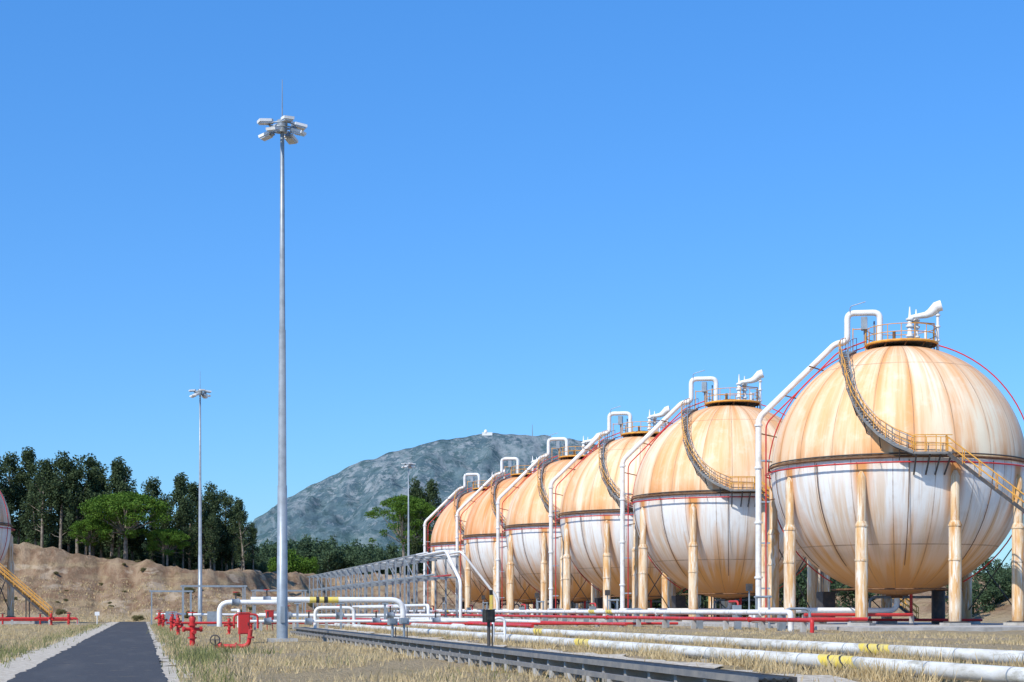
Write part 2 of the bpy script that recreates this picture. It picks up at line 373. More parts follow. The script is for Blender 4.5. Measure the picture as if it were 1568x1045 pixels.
key=[(0,-72,72),(1,-52,64),(2,-35,52),(3,-27,42),(4,-22.5,33),(5,-18,25),(6,-13,17.5),(7,-7.5,11),(8,-1,6),(9,7,2.2)]
kt=[k[0] for k in key]; ns=48
cin=[];cout=[]
for i_ in range(ns+1):
    tt=9*i_/ns; az=float(np.interp(tt,kt,[k[1] for k in key])); el=float(np.interp(tt,kt,[k[2] for k in key]))
    s_=sph(az,el,R); h=dirv(az); cin.append(s_+h*.2+Vector((0,0,.05))); cout.append(s_+h*1.0+Vector((0,0,.05)))
for i_ in range(ns):
    a,c_=cin[i_],cout[i_]; d=(cin[i_+1]-cin[i_]); d.z=0
    e=d*.9
    if e.length<.22: e=e.normalized()*.22
    dz=Vector((0,0,-.04))
    b.add([a,c_,c_+e,a+e,a+dz,c_+dz,c_+e+dz,a+e+dz],[(0,1,2,3),(7,6,5,4),(0,4,5,1),(1,5,6,2),(2,6,7,3),(3,7,4,0)],'galv')
for ln in (cin,cout):
    vs=[];fs=[]
    for p in ln: vs+= [p+Vector((0,0,.05)),p+Vector((0,0,-.2))]
    for k in range(len(ln)-1): fs.append((2*k,2*k+1,2*k+3,2*k+2))
    b.add(vs,fs,'grate')
    for h in (.5,1.0): b.tube([p+Vector((0,0,h)) for p in ln],.030,'orange' if ln is cout else 'galv',5)
    for k in range(0,ns+1,2): b.tube([ln[k],ln[k]+Vector((0,0,1.0))],.024,'orange' if (ln is cout and k%4==0) else 'grate',5)
for k in range(2,ns,6): b.tube([cout[k]+Vector((0,0,-.2)),cin[k]+Vector((0,0,-.9))],.04,'dark',5)
parts['spiral_stair']=b
b=MB(); zl=ZC+.38
rngaz=range(6,22,2)
la=[dirv(a)*(R+.2)+Vector((0,0,zl)) for a in rngaz]; lb=[dirv(a)*(R+1.4)+Vector((0,0,zl)) for a in rngaz]
n=len(la); vs=la+lb+[q-Vector((0,0,.15)) for q in la+lb]
fs=[(k,n+k,n+k+1,k+1) for k in range(n-1)]+[(2*n+k+1,3*n+k+1,3*n+k,2*n+k) for k in range(n-1)]+[(n+k,3*n+k,3*n+k+1,n+k+1) for k in range(n-1)]
b.add(vs,fs,'grate')
for h in (.55,1.1):
    b.tube([q+Vector((0,0,h)) for q in lb],.035,'orange',5); b.tube([q+Vector((0,0,h)) for q in la],.03,'orange',5)
for q in lb[::2]+la[::3]: b.tube([q,q+Vector((0,0,1.1))],.035,'orange',5)
for a in (7,12,16,20): b.tube([dirv(a)*(R+1.3)+Vector((0,0,zl-.1)),dirv(a)*(R-.0)+Vector((0,0,zl-1.4))],.06,'dark',6)
s0=dirv(19)*(R+.9)+Vector((0,0,zl)); sdir=(Rv*.985+Fv*.17).normalized(); tot=zl-.8; run=tot*1.22
side=Vector((-sdir.y,sdir.x,0))
for k in range(58):
    t_=k/58; p=s0+sdir*(run*t_)+Vector((0,0,-tot*t_))
    b.box(p,(.27,.85,.04),'grate',math.atan2(sdir.y,sdir.x))
e0=s0+sdir*run-Vector((0,0,tot))
for sg in (-1,1):
    o_=side*.46*sg
    rot=(e0-s0).to_track_quat('X','Z').to_matrix()
    b.box((s0+e0)/2+o_+Vector((0,0,-.02)),((e0-s0).length,.05,.24),'dark' if sg<0 else 'orange',rot=rot)
    for h in (.55,1.05): b.tube([s0+o_+Vector((0,0,h)),e0+o_+Vector((0,0,h))],.046,'orange',5)
    for k in range(14): 
        p=s0.lerp(e0,k/13)+o_; b.tube([p,p+Vector((0,0,1.05))],.036,'orange',5)
for t_ in (.42,.8):
    p=s0.lerp(e0,t_)
    for sg in(-1,1): b.tube([p+side*.46*sg,Vector((p.x,p.y,.5))+side*.46*sg],.07,'dark',6)
parts['access_stair']=b
b=MB()
b.tube(fillet([L(0,0,ZC-R+.1),L(0,0,1.6),L(-5,2,1.6),L(-9.8,3.5,1.6)],.6),.2,'white',10)
b.tube([L(0,0,2.5),L(0,0,2.65)],.42,'rusty',12); b.tube([L(0,0,ZC-R-.05),L(0,0,ZC-R+.35)],.8,'rusty',14)
b.tube(fillet([L(1,0,ZC-R+.2),L(1,0,1.3),L(1,6,1.3),L(-6,10.6,1.3)],.5),.12,'red',8)
b.tube(fillet([L(-7,-2,.9),L(6,-2,.9),L(6,-6,.9)],.5),.1,'red',8)
b.tube(fillet([L(-2,-5,.9),L(-2,-5,2.6),L(4,-5,2.6),L(4,-5,.9)],.5),.1,'galv',8)
for r_,f_ in ((-3,1.2),(-6.5,2.4),(1,4)): b.box(L(r_,f_,1.0),(.25,.25,.6),'conc')
b.box(L(-5.2,-3,1.9),(1.0,1.2,2.2),'dark'); b.tube([L(3,-4,.6),L(3,-4,3.3)],.5,'dark',12)
parts['bottom_piping']=b
meshes={}
def tank(x,y,rust,rz=0,sd_=0.0):
    e=empty('spherical_gas_tank',(x,y,0)); e.rotation_euler[2]=rz
    for k,bb in parts.items():
        loc=(0,0,ZC) if k=='shell' else (0,0,0)
        if k in meshes: o=place(meshes[k],k,e,loc)
        else: o=bb.obj(k,e,loc); meshes[k]=o.data
        o.color=(rust,sd_,rust,1)
    return e
for n_,(y,ru) in enumerate(((104.2,0.0),(137.4,.10),(163.7,.05),(190,.2),(216.3,.85),(242.6,.7))): tank(53.3,y,ru,0,n_*.13)
tank(-24.6,201,.3,math.radians(17),.9)
def pad(x0,x1,y0,y1,z0,z1):
    b=MB(); b.box(((x0+x1)/2,(y0+y1)/2,(z0+z1)/2),(x1-x0,y1-y0,z1-z0),'conc')
    k=y0+1
    while k<y1: b.box((x0-.06,k,(z0+z1)/2-.03),(.2,.35,z1-z0-.05),'conc'); k+=4.5
    b.obj('concrete_pad')
pad(42.2,66,86,258,0,.58); pad(-38,-12,188,214,-.2,.5)
# ---------------------------------------------------------------- pipe runs
def run_pipe(name,x,z,r,y0,y1,mat,stripes=(),sup=5.0,supmat='conc',seg=14,flanges=()):
    oy=(y0+y1)/2; e=empty(name,(x,oy,0))
    b=MB()
    b.tube([(0,y0-oy,z),(0,y1-oy,z)],r,mat,seg)
    for f in flanges: b.tube([(0,f-.05-oy,z),(0,f+.05-oy,z)],r*1.45,mat,seg)
    k=y0+3
    while k<y1: b.tube([(0,k-.02-oy,z),(0,k+.02-oy,z)],r*1.03,'galv',seg); k+=3.1
    b.obj('pipe',e)
    if stripes:
        b=MB()
        for s_,c_,w,sh in stripes:
            vs=[];n=20
            for j in range(n+1):
                a=2*math.pi*j/n; o_=sh*math.cos(a)
                for w_ in (0,w): vs.append(((r+.005)*math.sin(a),s_-oy+w_+o_,z+(r+.005)*math.cos(a)))
            b.add(vs,[(2*j,2*j+1,2*j+3,2*j+2) for j in range(n)],c_,True)
        b.obj('marking_bands',e)
    b=MB(); k=y0+1
    while k<y1:
        g=float(gh(x,k)); 
        b.box((0,k-oy,(g-.1+z-r)/2),(r*2.4,.28,z-r-g+.1),supmat); k+=sup
    b.obj('supports',e)
yb=lambda s:[(s,'yellow',.55,.3),(s+.56,'black',.09,.3),(s+.66,'yellow',.5,.3),(s+1.17,'black',.09,.3),(s+1.27,'yellow',.5,.3)]
run_pipe('large_ground_pipe',19.4,.52,.165,10,150,'pipew',yb(38.0)+yb(75),6)
run_pipe('large_ground_pipe',15.3,.42,.165,10,150,'pipew',yb(31.6)+yb(52.5),6)
run_pipe('small_ground_pipe',17.3,.38,.06,10,150,'pipew',(),6)
run_pipe('white_process_pipe',37.0,1.48,.17,86,235,'white',yb(121)+yb(126)+yb(190),7,'galv',10,(90,110,150))
run_pipe('red_fire_main',36.2,1.05,.12,81,235,'red',(),6,'conc',10,(90,120,160))
run_pipe('red_fire_main',33.0,.62,.10,105,235,'red',(),6,'conc',8)
run_pipe('white_process_pipe',30.0,.72,.15,118,260,'white',(),6,'conc',8)
run_pipe('white_process_pipe',27.5,.70,.12,126,260,'white',(),6,'conc',8)
run_pipe('red_fire_main',24.0,.62,.12,96,230,'red',(),6,'conc',8)
b=MB(); b.tube(fillet([(37,86.2,1.48),(37,85.6,1.48),(37,85.6,.3)],.4),.17,'white',10); b.tube(fillet([(36.2,81.2,1.05),(36.2,80.8,1.05),(36.2,80.8,.3)],.3),.12,'red',10)
b.tube(fillet([(36.2,84,1.05),(40,84,1.05),(40,90,1.05),(44,90,1.05)],.4),.12,'red',8)
b.obj('pipe_end_elbows')
e=empty('cable_tray',(9.5,60,0)); b=MB(); L_=75
b.box((0,0,.47),(.62,L_,.02),'dark'); b.box((-.32,0,.52),(.03,L_,.11),'grate'); b.box((.32,0,.52),(.03,L_,.11),'dark')
for q_ in (-.2,-.05,.12,.22): b.tube([(q_,-L_/2,.52),(q_,L_/2,.52)],.045,'black',6)
b.box((-.52,0,.30),(.10,L_,.10),'grate'); 
b.obj('tray',e)
b=MB(); k=-L_/2+1
while k<L_/2:
    b.box((0,k,.22),(.5,.14,.44),'conc'); b.box((-.5,k,.10),(.16,.2,.30),'conc'); k+=1.5
b.obj('supports',e)
run_pipe('drain_pipe',10.35,.36,.07,22,98,'dark',(),3,'conc',8)
# ---------------------------------------------------------------- masts
def mast(x,y,h,rb,z0):
    e=empty('floodlight_mast',(x,y,z0)); b=MB()
    zz=[0,h*.3,h*.3,h*.6,h*.6,h]; rr=[rb,rb*.82,rb*.74,rb*.6,rb*.52,rb*.34]
    b.tube([(0,0,z+.0005*i_) for i_,z in enumerate(zz)],rr,'galv',14)
    b.tube([(0,0,0),(0,0,.08)],rb*1.9,'galv',14); b.box((0,0,-.05),(1.4,1.4,.35),'conc')
    b.box((0,-rb*.98,1.3),(.22,.1,.8),'galv'); b.obj('pole',e)
    b=MB(); n=24
    for rad,z in ((.62,h-.35),(.62,h-.15)): b.tube([(rad*math.cos(2*math.pi*k/n),rad*math.sin(2*math.pi*k/n),z) for k in range(n)],.04,'galv',6,True)
    b.tube([(0,0,h-.5),(0,0,h+.1)],.25,'galv',12)
    for k in range(4): a=k*math.pi/2+.3; b.tube([(0,0,h-.25),(.62*math.cos(a),.62*math.sin(a),h-.25)],.04,'galv',6)
    b.tube([(0,0,h),(0,0,h+2.1)],[.03,.015],'galv',6)
    b.obj('ring_frame',e)
    b=MB()
    for k in range(8):
        a=k*math.pi/4+.2; d=Vector((math.cos(a),math.sin(a),0)); low=k%2
        c=d*.9+Vector((0,0,h-(.55 if low else .05)))
        tl=.30 if low else .12
        rot=(d*math.cos(tl)+Vector((0,0,-math.sin(tl)))).to_track_quat('X','Z').to_matrix()
        b.tube([d*.6+Vector((0,0,h-.25)),c],.04,'galv',6)
        b.box(c,(.60,.5,.13),'white',rot=rot); b.box(c+rot@Vector((0,0,-.1)),(.5,.42,.08),'glass',rot=rot)
        b.box(c+rot@Vector((-.33,0,-.02)),(.2,.2,.22),'galv',rot=rot)
    b.obj('floodlights',e)
mast(6.7,77.3,25.4,.28,.1); mast(6.2,174.2,25.6,.25,.0); mast(42.9,256,25.6,.25,.3)
# ---------------------------------------------------------------- hydrants etc
def hydrant(x,y,rz=0,s=1.0):
    e=empty('fire_hydrant',(x,y,float(gh(x,y)))); e.rotation_euler[2]=rz; e.scale=(s,s,s); b=MB()
    b.tube([(0,0,0),(0,0,.06)],.24,'red',14); b.tube([(0,0,.06),(0,0,1.05),(0,0,1.2),(0,0,1.28)],[.12,.12,.15,.07],'red',14)
    for z in(.35,.9): b.tube([(0,0,z-.03),(0,0,z+.03)],.19,'red',14)
    b.obj('body',e); b=MB()
    b.tube([(-.38,0,.72),(.38,0,.72)],.075,'red',10); 
    for sx in(-1,1): b.tube([(sx*.34,0,.72),(sx*.42,0,.72)],.12,'red',10)
    b.tube([(0,-.3,.6),(0,.0,.6)],.09,'red',10); b.obj('outlets',e); b=MB()
    b.tube([(.2*math.cos(k*math.pi/6),.2*math.sin(k*math.pi/6),1.42) for k in range(12)],.022,'red',6,True)
    b.tube([(0,0,1.2),(0,0,1.44)],.03,'dark',6); b.tube([(-.2,0,1.42),(.2,0,1.42)],.016,'red',5); b.tube([(0,-.2,1.42),(0,.2,1.42)],.016,'red',5); b.obj('hand_wheel',e)
hydrant(2.2,71.4,.3,1.05); 
for x,y,r_,s_ in ((2.3,104,.8,.9),(2.2,122,.1,.9),(1.9,147,.5,1),(2.8,150,1,1),(2.0,176,.5,1.1),(1.7,160,.2,1.1),(2.9,133,.7,.9),(-7.5,172,.2,1),(-9.5,176,.9,1),(8.6,128,.2,.9),(5.4,101,.2,.8)): hydrant(x,y,r_,s_)
def cabinet(x,y,rz):
    e=empty('fire_hose_cabinet',(x,y,float(gh(x,y)))); e.rotation_euler[2]=rz; b=MB()
    b.box((0,0,.95),(.52,.35,1.0),'red'); b.box((0,-.185,.95),(.44,.02,.9),'red'); b.box((0,0,1.48),(.6,.42,.05),'red')
    b.box((.16,-.205,.95),(.03,.03,.14),'dark'); b.obj('box',e); b=MB()
    for sx in(-.2,.2): b.tube([(sx,0,0),(sx,0,.5)],.03,'red',6)
    b.obj('legs',e)
cabinet(4.8,76.5,.1); cabinet(9.3,118,.2)
x,y=at(-12.0,64.5); e=empty('fire_main_valve',(x,y,float(gh(x,y)))); e.rotation_euler[2]=-A; b=MB()
b.tube(fillet([(-.2,0,.12),(1.15,0,.12),(1.25,0,.8)],.25),.09,'red',10)
b.tube([(-.05,0,.12),(.05,0,.12)],.17,'red',12); b.tube([(.6,0,.12),(.68,0,.12)],.15,'red',12); b.tube([(1.25,0,.45),(1.25,0,.52)],.15,'red',12)
b.tube([(-.2,-.1,.38),(-.2,.0,.12)],.04,'dark',6); b.tube([(-.2+.2*math.cos(k*math.pi/7),-.12,.38+.2*math.sin(k*math.pi/7)) for k in range(14)],.025,'dark',6,True)
b.tube([(-.4,-.12,.38),(0,-.12,.38)],.02,'dark',5); b.tube([(-.2,-.12,.18),(-.2,-.12,.58)],.02,'dark',5); b.obj('valve_body',e)
e=empty('pipe_manifold',(0,0,0))
b=MB()
b.tube(fillet([(8,119.5,2.4),(19.6,119.5,2.4),(19.6,119.5,.5)],1.0),.22,'white',12)
b.tube(fillet([(5.6,118,.4),(5.6,118,2.2),(10.5,118,2.2),(10.5,118,.4)],.8),.19,'white',12)
b.tube(fillet([(8.0,122,1.2),(23,122,1.2)],.8),.14,'white',10)
b.tube(fillet([(7.0,116,.8),(24,116,.8)],.8),.11,'white',10)
b.tube(fillet([(13,121,.2),(13,121,1.8),(16,121,1.8),(16,121,.2)],.5),.13,'white',10)
b.tube(fillet([(20.5,124,.5),(20.5,124,1.9),(20.5,150,1.9)],.5),.16,'white',10)
b.tube(fillet([(22.4,110,.5),(22.4,124,.5),(22.4,124,2.0),(22.4,170,2.0)],.5),.13,'white',10)
b.tube(fillet([(16,114,.6),(40,114,.6)],.5),.10,'red',8); b.tube(fillet([(3,127,.6),(28,127,.6)],.5),.10,'red',8)
b.tube(fillet([(6.5,115,.3),(6.5,115,1.3),(8.2,115,1.3),(8.2,115,.3)],.3),.08,'red',8)
b.tube(fillet([(7.2,121,.3),(7.2,121,1.6),(7.2,130,1.6)],.3),.12,'white',8)
b.obj('pipes',e)
b=MB()
b.tube([(12.4,119.5,2.4),(14.6,119.5,2.4)],.228,'yellow',12); b.tube([(12.9,119.5,2.4),(13.15,119.5,2.4)],.234,'black',12); b.tube([(13.5,119.5,2.4),(13.8,119.5,2.4)],.234,'black',12)
b.obj('marking_bands',e)
b=MB()
for xx in (8.3,11.5,14.8,18.2): b.box((xx,119.5,1.05),(.16,.16,2.3),'galv'); b.box((xx,119.5,2.12),(.5,.3,.08),'galv')
for xx in np.arange(8.5,24,2.4): b.box((xx,122,.6),(.2,.2,1.0),'conc'); b.box((xx,116,.4),(.2,.2,.6),'conc')
b.obj('supports',e)
b=MB()
for (xx,yy,zz) in ((9.2,119.5,2.4),(11,122,1.2),(15,122,1.2),(19,122,1.2),(9,116,.8),(12,116,.8),(17,116,.8),(6.8,118,2.2),(21.5,116,.8)):
    b.tube([(xx-.3,yy,zz),(xx-.25,yy,zz),(xx-.24,yy,zz),(xx+.25,yy,zz)],[.3,.3,.24,.3],'galv',10)
    b.tube([(xx,yy,zz),(xx,yy,zz+.75)],.06,'dark',6); b.tube([(xx+.22*math.cos(k*math.pi/5),yy+.22*math.sin(k*math.pi/5),zz+.75) for k in range(10)],.03,'red',5,True)
b.obj('valves',e)
for (x0,x1,yy,h) in ((3.8,9.5,150,3.9),(1.0,5.0,166,3.6),(11,16,158,3.6)):
    b=MB()
    for xx in (x0,x1):
        for y2 in (yy,yy+3): b.box((xx,y2,h/2),(.12,.12,h),'galv')
    for y2 in(yy,yy+3): b.box(((x0+x1)/2,y2,h),(x1-x0+.4,.14,.14),'galv')
    b.box((x0,yy+1.5,h+.02),(.14,3,.12),'galv'); b.box((x1,yy+1.5,h+.02),(.14,3,.12),'galv')
    b.box(((x0+x1)/2,yy+1.5,.8),(1.2,1.0,1.4),'galv'); b.tube([(x0+.5,yy+1.5,1.2),(x1-.5,yy+1.5,1.2)],.12,'white',8)
    b.obj('pipe_support_frame')
e=empty('pipe_rack',(0,0,0)); b=MB(); b2=MB()
k=178
while k<300:
    g=float(gh(33,k))
    for xx in (30.5,35.5): b.box((xx,k,(7.9+g)/2),(.20,.20,7.9-g),'galv')
    for zz in(5.4,7.8): b.box((33,k,zz),(5.4,.16,.18),'galv')
    k+=6.8
for xx in (30.5,35.5):
    b.box((xx,238,7.95),(.12,122,.14),'galv')
    for i_ in range(8): b.tube([(xx,178+13.6*i_,5.4),(xx,184.8+13.6*i_,7.8)],.05,'galv',5)
b.obj('frame',e)
for xx,r_,m_ in ((31.3,.11,'white'),(32.3,.14,'white'),(33.4,.10,'galv'),(34.4,.12,'white')): b2.tube([(xx,174,8.1),(xx,300,8.1)],r_,m_,8)
b2.tube([(32,174,5.6),(32,300,5.6)],.12,'galv',8); b2.tube([(34,174,5.6),(34,300,5.6)],.10,'red',8)
b2.tube(fillet([(32.3,174,8.1),(32.3,168,8.1),(32.3,160,4.6),(32.3,160,.6)],.8),.17,'white',10)
b2.tube(fillet([(34.4,174,8.1),(34.4,170,8.1),(38.5,170,3),(38.5,170,.6)],.8),.14,'white',10)
b2.obj('pipes',e)
for yy in (97,131,157,184,210,236):
    b=MB()
    for d_ in (0,2.2): b.tube([(40.4,yy+d_,.3),(40.4,yy+d_,2.6)],.09,'galv',6)
    b.tube([(40.4,yy-.3,2.5),(40.4,yy+2.5,2.5)],.08,'galv',6)
    b.tube(fillet([(37,yy+1,1.48),(39.5,yy+1,1.48),(39.5,yy+1,.9),(44,yy+1,.9)],.4),.15,'white',8)
    b.tube(fillet([(36.2,yy+2,1.05),(39.0,yy+2,1.05),(39.0,yy+2,2.2),(39.0,yy+3.6,2.2)],.3),.08,'red',8)
    b.box((38.2,yy+.2,1.5),(.5,.4,.9),'galv'); b.box((38.2,yy+.2,.7),(.12,.12,.8),'dark')
    b.tube([(41,yy+5,.3),(41,yy+5,3.2)],.06,'galv',6); b.box((41,yy+5,3.2),(.4,.3,.5),'dark')
    b.tube(fillet([(39.8,yy-4,.4),(39.8,yy-4,1.7),(41.5,yy-4,1.7),(41.5,yy-4,.5)],.4),.09,'galv',8)
    b.obj('valve_station')
b=MB(); b.box((34,153,1.7),(.26,.26,3.0),'yellow'); b.box((34,153,3.4),(.3,.3,.5),'black'); b.obj('marker_post')
def postbox(lat,d,h,w,mat,boxm,bh):
    x,y=at(lat,d); g=float(gh(x,y)); b=MB(); b.tube([(0,0,-.1),(0,0,h)],w,mat,8); b.box((0,0,h),(.34,.22,bh),boxm,.3); b.box((0,-.13,h),(.2,.06,bh*.6),boxm,.3); b.box((0,0,.02),(.4,.4,.14),'conc')
    b.tube([(.12,0,.0),(.12,0,h*.8)],w*.5,'dark',6); b.obj('junction_box_post',None,(x,y,g))
postbox(-.75,50.5,1.3,.055,'dark','black',.42); postbox(-4.65,61,1.1,.05,'galv','galv',.25); postbox(-4.2,61,1.1,.05,'galv','galv',.25)
x,y=at(-.55,66); b=MB(); b.tube(fillet([(-.25,0,-.1),(-.25,0,1.15),(.25,0,1.15),(.25,0,-.1)],.22),.06,'white',8)
b.tube([(-.25,0,.5),(.25,0,.5)],.04,'white',6); b.obj('vent_pipe_loop',None,(x,y,float(gh(x,y))))
x,y=at(-45,170); b=MB(); b.tube([(0,0,0),(0,0,1.1)],.05,'white',6); b.box((0,0,1.25),(.5,.05,.4),'white'); b.obj('small_sign',None,(x,y,0))
e=empty('fire_water_manifold',(-11,182,0)); b=MB()
b.tube(fillet([(-12,0,.7),(4,0,.7),(4,0,.1)],.4),.14,'red',8); b.tube(fillet([(-12,2,.5),(3,2,.5),(3,2,1.2),(3,6,1.2)],.4),.1,'red',8)
for k in (-8,-4,0,3): b.tube([(k,0,.0),(k,0,1.2)],.1,'red',8); b.tube([(k+.25*math.cos(j*math.pi/5),.25*math.sin(j*math.pi/5),1.25) for j in range(10)],.04,'dark',5,True); b.box((k+1,0,.28),(.25,.25,.56),'conc')
b.obj('pipes',e)
# ---------------------------------------------------------------- trees
def foliage(clumps,n_per,size,r):
    P=[]
    for c,rad in clumps:
        n=max(8,int(n_per*rad[0]*rad[1]))
        d=r.standard_normal((n,3)); d/=np.linalg.norm(d,axis=1)[:,None]; d*= (r.random(n)**.45)[:,None]
        P.append(np.array(c)+d*np.array(rad))
    P=np.concatenate(P); n=len(P)
    a=r.standard_normal((n,3)); a/=np.linalg.norm(a,axis=1)[:,None]
    b_=np.cross(a,r.standard_normal((n,3))); b_/=np.linalg.norm(b_,axis=1)[:,None]
    s=(size*(.6+.8*r.random(n)))[:,None]
    V=np.stack([P-a*s,P-b_*s*.5,P+a*s,P+b_*s*.5],1).reshape(-1,3)
    return V,np.arange(4*n).reshape(-1,4)
def tree_mesh(name,kind,H,W,seed):
    r=np.random.default_rng(seed); tb=MB(); cl=[]
    def limb(p,q,r0,r1):
        p=Vector(p);q=Vector(q); m_=p.lerp(q,.5)+Vector(r.normal(0,.12,3))*(q-p).length*.3
        tb.tube([p,m_,q],[r0,(r0+r1)/2,r1],'bark',6,caps=False)
    if kind=='euc':
        lean=r.normal(0,.5,2); top=(lean[0],lean[1],H*.88)
        tb.tube([(0,0,-1),(lean[0]*.3,lean[1]*.3,H*.35),(lean[0]*.8,lean[1]*.7,H*.65),top],[.32,.24,.15,.05],'bark',8)
        n=int(30+H*1.5)
        for k in range(n):
            t=r.random()**.85; z=H*(.14+.84*t)
            prof=W/2*(.5+.8*math.sin(math.pi*min(1,(t*.85+.15)))) *(1-.6*t*t)
            a=r.random()*6.28; rad=prof*math.sqrt(r.random())
            c=(lean[0]*z/H+rad*math.cos(a),lean[1]*z/H+rad*math.sin(a),z)
            q=.6+r.random()*.75; cl.append((c,(q*1.0,q*1.0,q*(.9+.8*r.random()))))
            if k%3==0: limb((lean[0]*z*.8/H,lean[1]*z*.8/H,z*.78),c,.08,.03)
        V,F=foliage(cl,85,.24,r); mat='euc'
    elif kind=='pine':
        th=H*.42
        tb.tube([(0,0,-1),(.2,.1,th*.6),(0,0,th),(0,0,H*.75)],[.42,.34,.28,.08],'bark',8)
        for k in range(120):
            a=r.random()*6.28
            rad=W/2*.90*math.sqrt(r.random()); u=rad/(W/2)
            zt=H*.60+ (H*.36)*math.sqrt(max(0,1-u*u)); zb=H*.32+.06*H*u*2
            z=zt if r.random()<.6 else zb+(zt-zb)*r.random()
            c=(rad*math.cos(a),rad*math.sin(a),z)
            q=.7+r.random()*.8; cl.append((c,(q*1.15,q*1.15,q*.65)))
            if k%5==0: limb((0,0,H*.4),c,.13,.04)
        V,F=foliage(cl,95,.19,r); mat='pine'
    else:
        for k in range(2): tb.tube([(k-.5,0,-1),(k*.7-.3,0,H*.3),(k*1.2-.6,.2,H*.6)],[.18,.13,.05],'bark',6)
        for k in range(36):
            d=r.standard_normal(3); d/=np.linalg.norm(d); d*=r.random()**.4
            c=(d[0]*W*.42,d[1]*W*.42,H*.48+d[2]*H*.42); q=.55+.7*r.random(); cl.append((c,(q*1.1,q*1.1,q)))
        V,F=foliage(cl,75,.24,r); mat={'bush':'pine','far':'far','scrub':'scrub'}[kind]
    off=len(tb.v)
    me=bpy.data.meshes.new(name); me.from_pydata(tb.v+[tuple(q) for q in V.tolist()],[],tb.f+(F+off).tolist())
    me.materials.append(M['bark']); me.materials.append(M[mat])
    mi=np.concatenate([np.zeros(len(tb.f),int),np.ones(len(F),int)]); me.polygons.foreach_set('material_index',mi.astype(np.int32)); me.update()
    return me
EU=[tree_mesh('eucalyptus',"euc",18,w,s) for w,s in ((5.5,1),(6.5,2),(5.2,3),(7,4),(6,5))]
def put(me,name,lat,d,top,sc_w=1.0,H=18):
    x,y=at(lat,d); g=float(gh(x,y)); s=(top-g)/H
    o=place(me,name,None,(x,y,g)); o.scale=(s*sc_w,s*sc_w,s); o.rotation_euler[2]=random.random()*6.28; return o
trees=[(-4,700),(14,694),(42,689),(64,706),(92,690),(118,701),(143,697),(170,705),(192,716),(28,715),(78,718),(105,722),(130,720),(155,728),(182,740),(203,752),(232,732),(266,729),(290,742),(250,755),(328,741),(347,752),(374,766),(312,768),(355,775),(105,760),(10,740),(55,745),(280,770),(305,795),(388,800),(0,770),(140,770),(340,800),(370,810),(322,790)]
for k,(u,v) in enumerate(trees):
    d=288+random.uniform(-5,14)
    s=d/2400; put(EU[k%5],'eucalyptus_tree',(u-784)*s,d,1.6+(935-v)*s,1.0)
P1=tree_mesh('stone_pine','pine',12,15,11); P2=tree_mesh('stone_pine_tall','pine',19,17,12)
put(P1,'stone_pine_tree',-68.0,276,22.2,1.05,12); put(P2,'stone_pine_tree',-25.2,362,28.2,1,19)
put(P1,'stone_pine_tree',-61,277,16.0,.9,12); put(P1,'stone_pine_tree',-74,275,17.5,.9,12)
for u,v in ((640,735),(658,738),(632,752)): put(EU[(u)%5],'eucalyptus_tree',(u-784)*.158,379,1.6+(935-v)*.158,.9)
BU=tree_mesh('shrub','bush',6,9,21)
for u,v,s_ in ((448,838,1.0),(425,850,.9),(472,850,.9)): put(BU,'green_shrub',(u-784)*.145,348,1.6+(935-v)*.145,s_,6)
put(BU,'green_shrub',-81,262,13.6,1,6)
FT=[tree_mesh('far_tree','far',9,8,31),tree_mesh('far_tree','far',10,7,32)]
dm=empty('distant_trees',(0,0,0))
def far(lat,d,top,H=9.5):
    x,y=at(lat,d); g=float(gh(x,y)); s=max(.3,(top-g)/H); o=place(random.choice(FT),'tree',dm,(x,y,g-1)); o.scale=(s*random.uniform(.8,1.25),)*2+(s,); o.rotation_euler[2]=random.random()*6
for k in range(95):
    u=random.uniform(385,1000); d=random.uniform(395,480); s=d/2400; far((u-784)*s,d,1.6+(935-np.interp(u,[385,450,560,700,1000],[815,822,818,835,850])-random.uniform(-14,22))*s)
for k in range(60):
    u=random.uniform(900,1700); d=random.uniform(225,260); s=d/2400; far((u-784)*s,d,1.6+(935-random.uniform(832,870))*s)
for k in range(16):
    u=random.uniform(1470,1760); d=random.uniform(190,215); s=d/2400; far((u-784)*s,d,1.6+(935-random.uniform(838,868))*s)
for k in range(34):
    u=random.uniform(-60,400); d=random.uniform(305,325); s=d/2400; far((u-784)*s,d,1.6+(935-random.uniform(775,825))*s)
for k in range(46):     # understorey
    u=-60+470*(k+random.random())/46; d=random.uniform(298,312); s=d/2400; far((u-784)*s,d,1.6+(935-np.interp(u,[0,200,400],[800,822,850])-random.uniform(-8,12))*s)
SC=tree_mesh('scrub_clump','scrub',4,5,41); sc=empty('bank_scrub',(0,0,0))
for k in range(130):
    x=random.uniform(-75,60); y=random.uniform(228,300)
    s_=random.uniform(.05,.18) if random.random()<.88 else random.uniform(.2,.3); o=place(SC,'scrub',sc,(x,y,float(gh(x,y))-.1)); o.scale=(s_*1.5,s_*1.5,s_); o.rotation_euler[2]=k
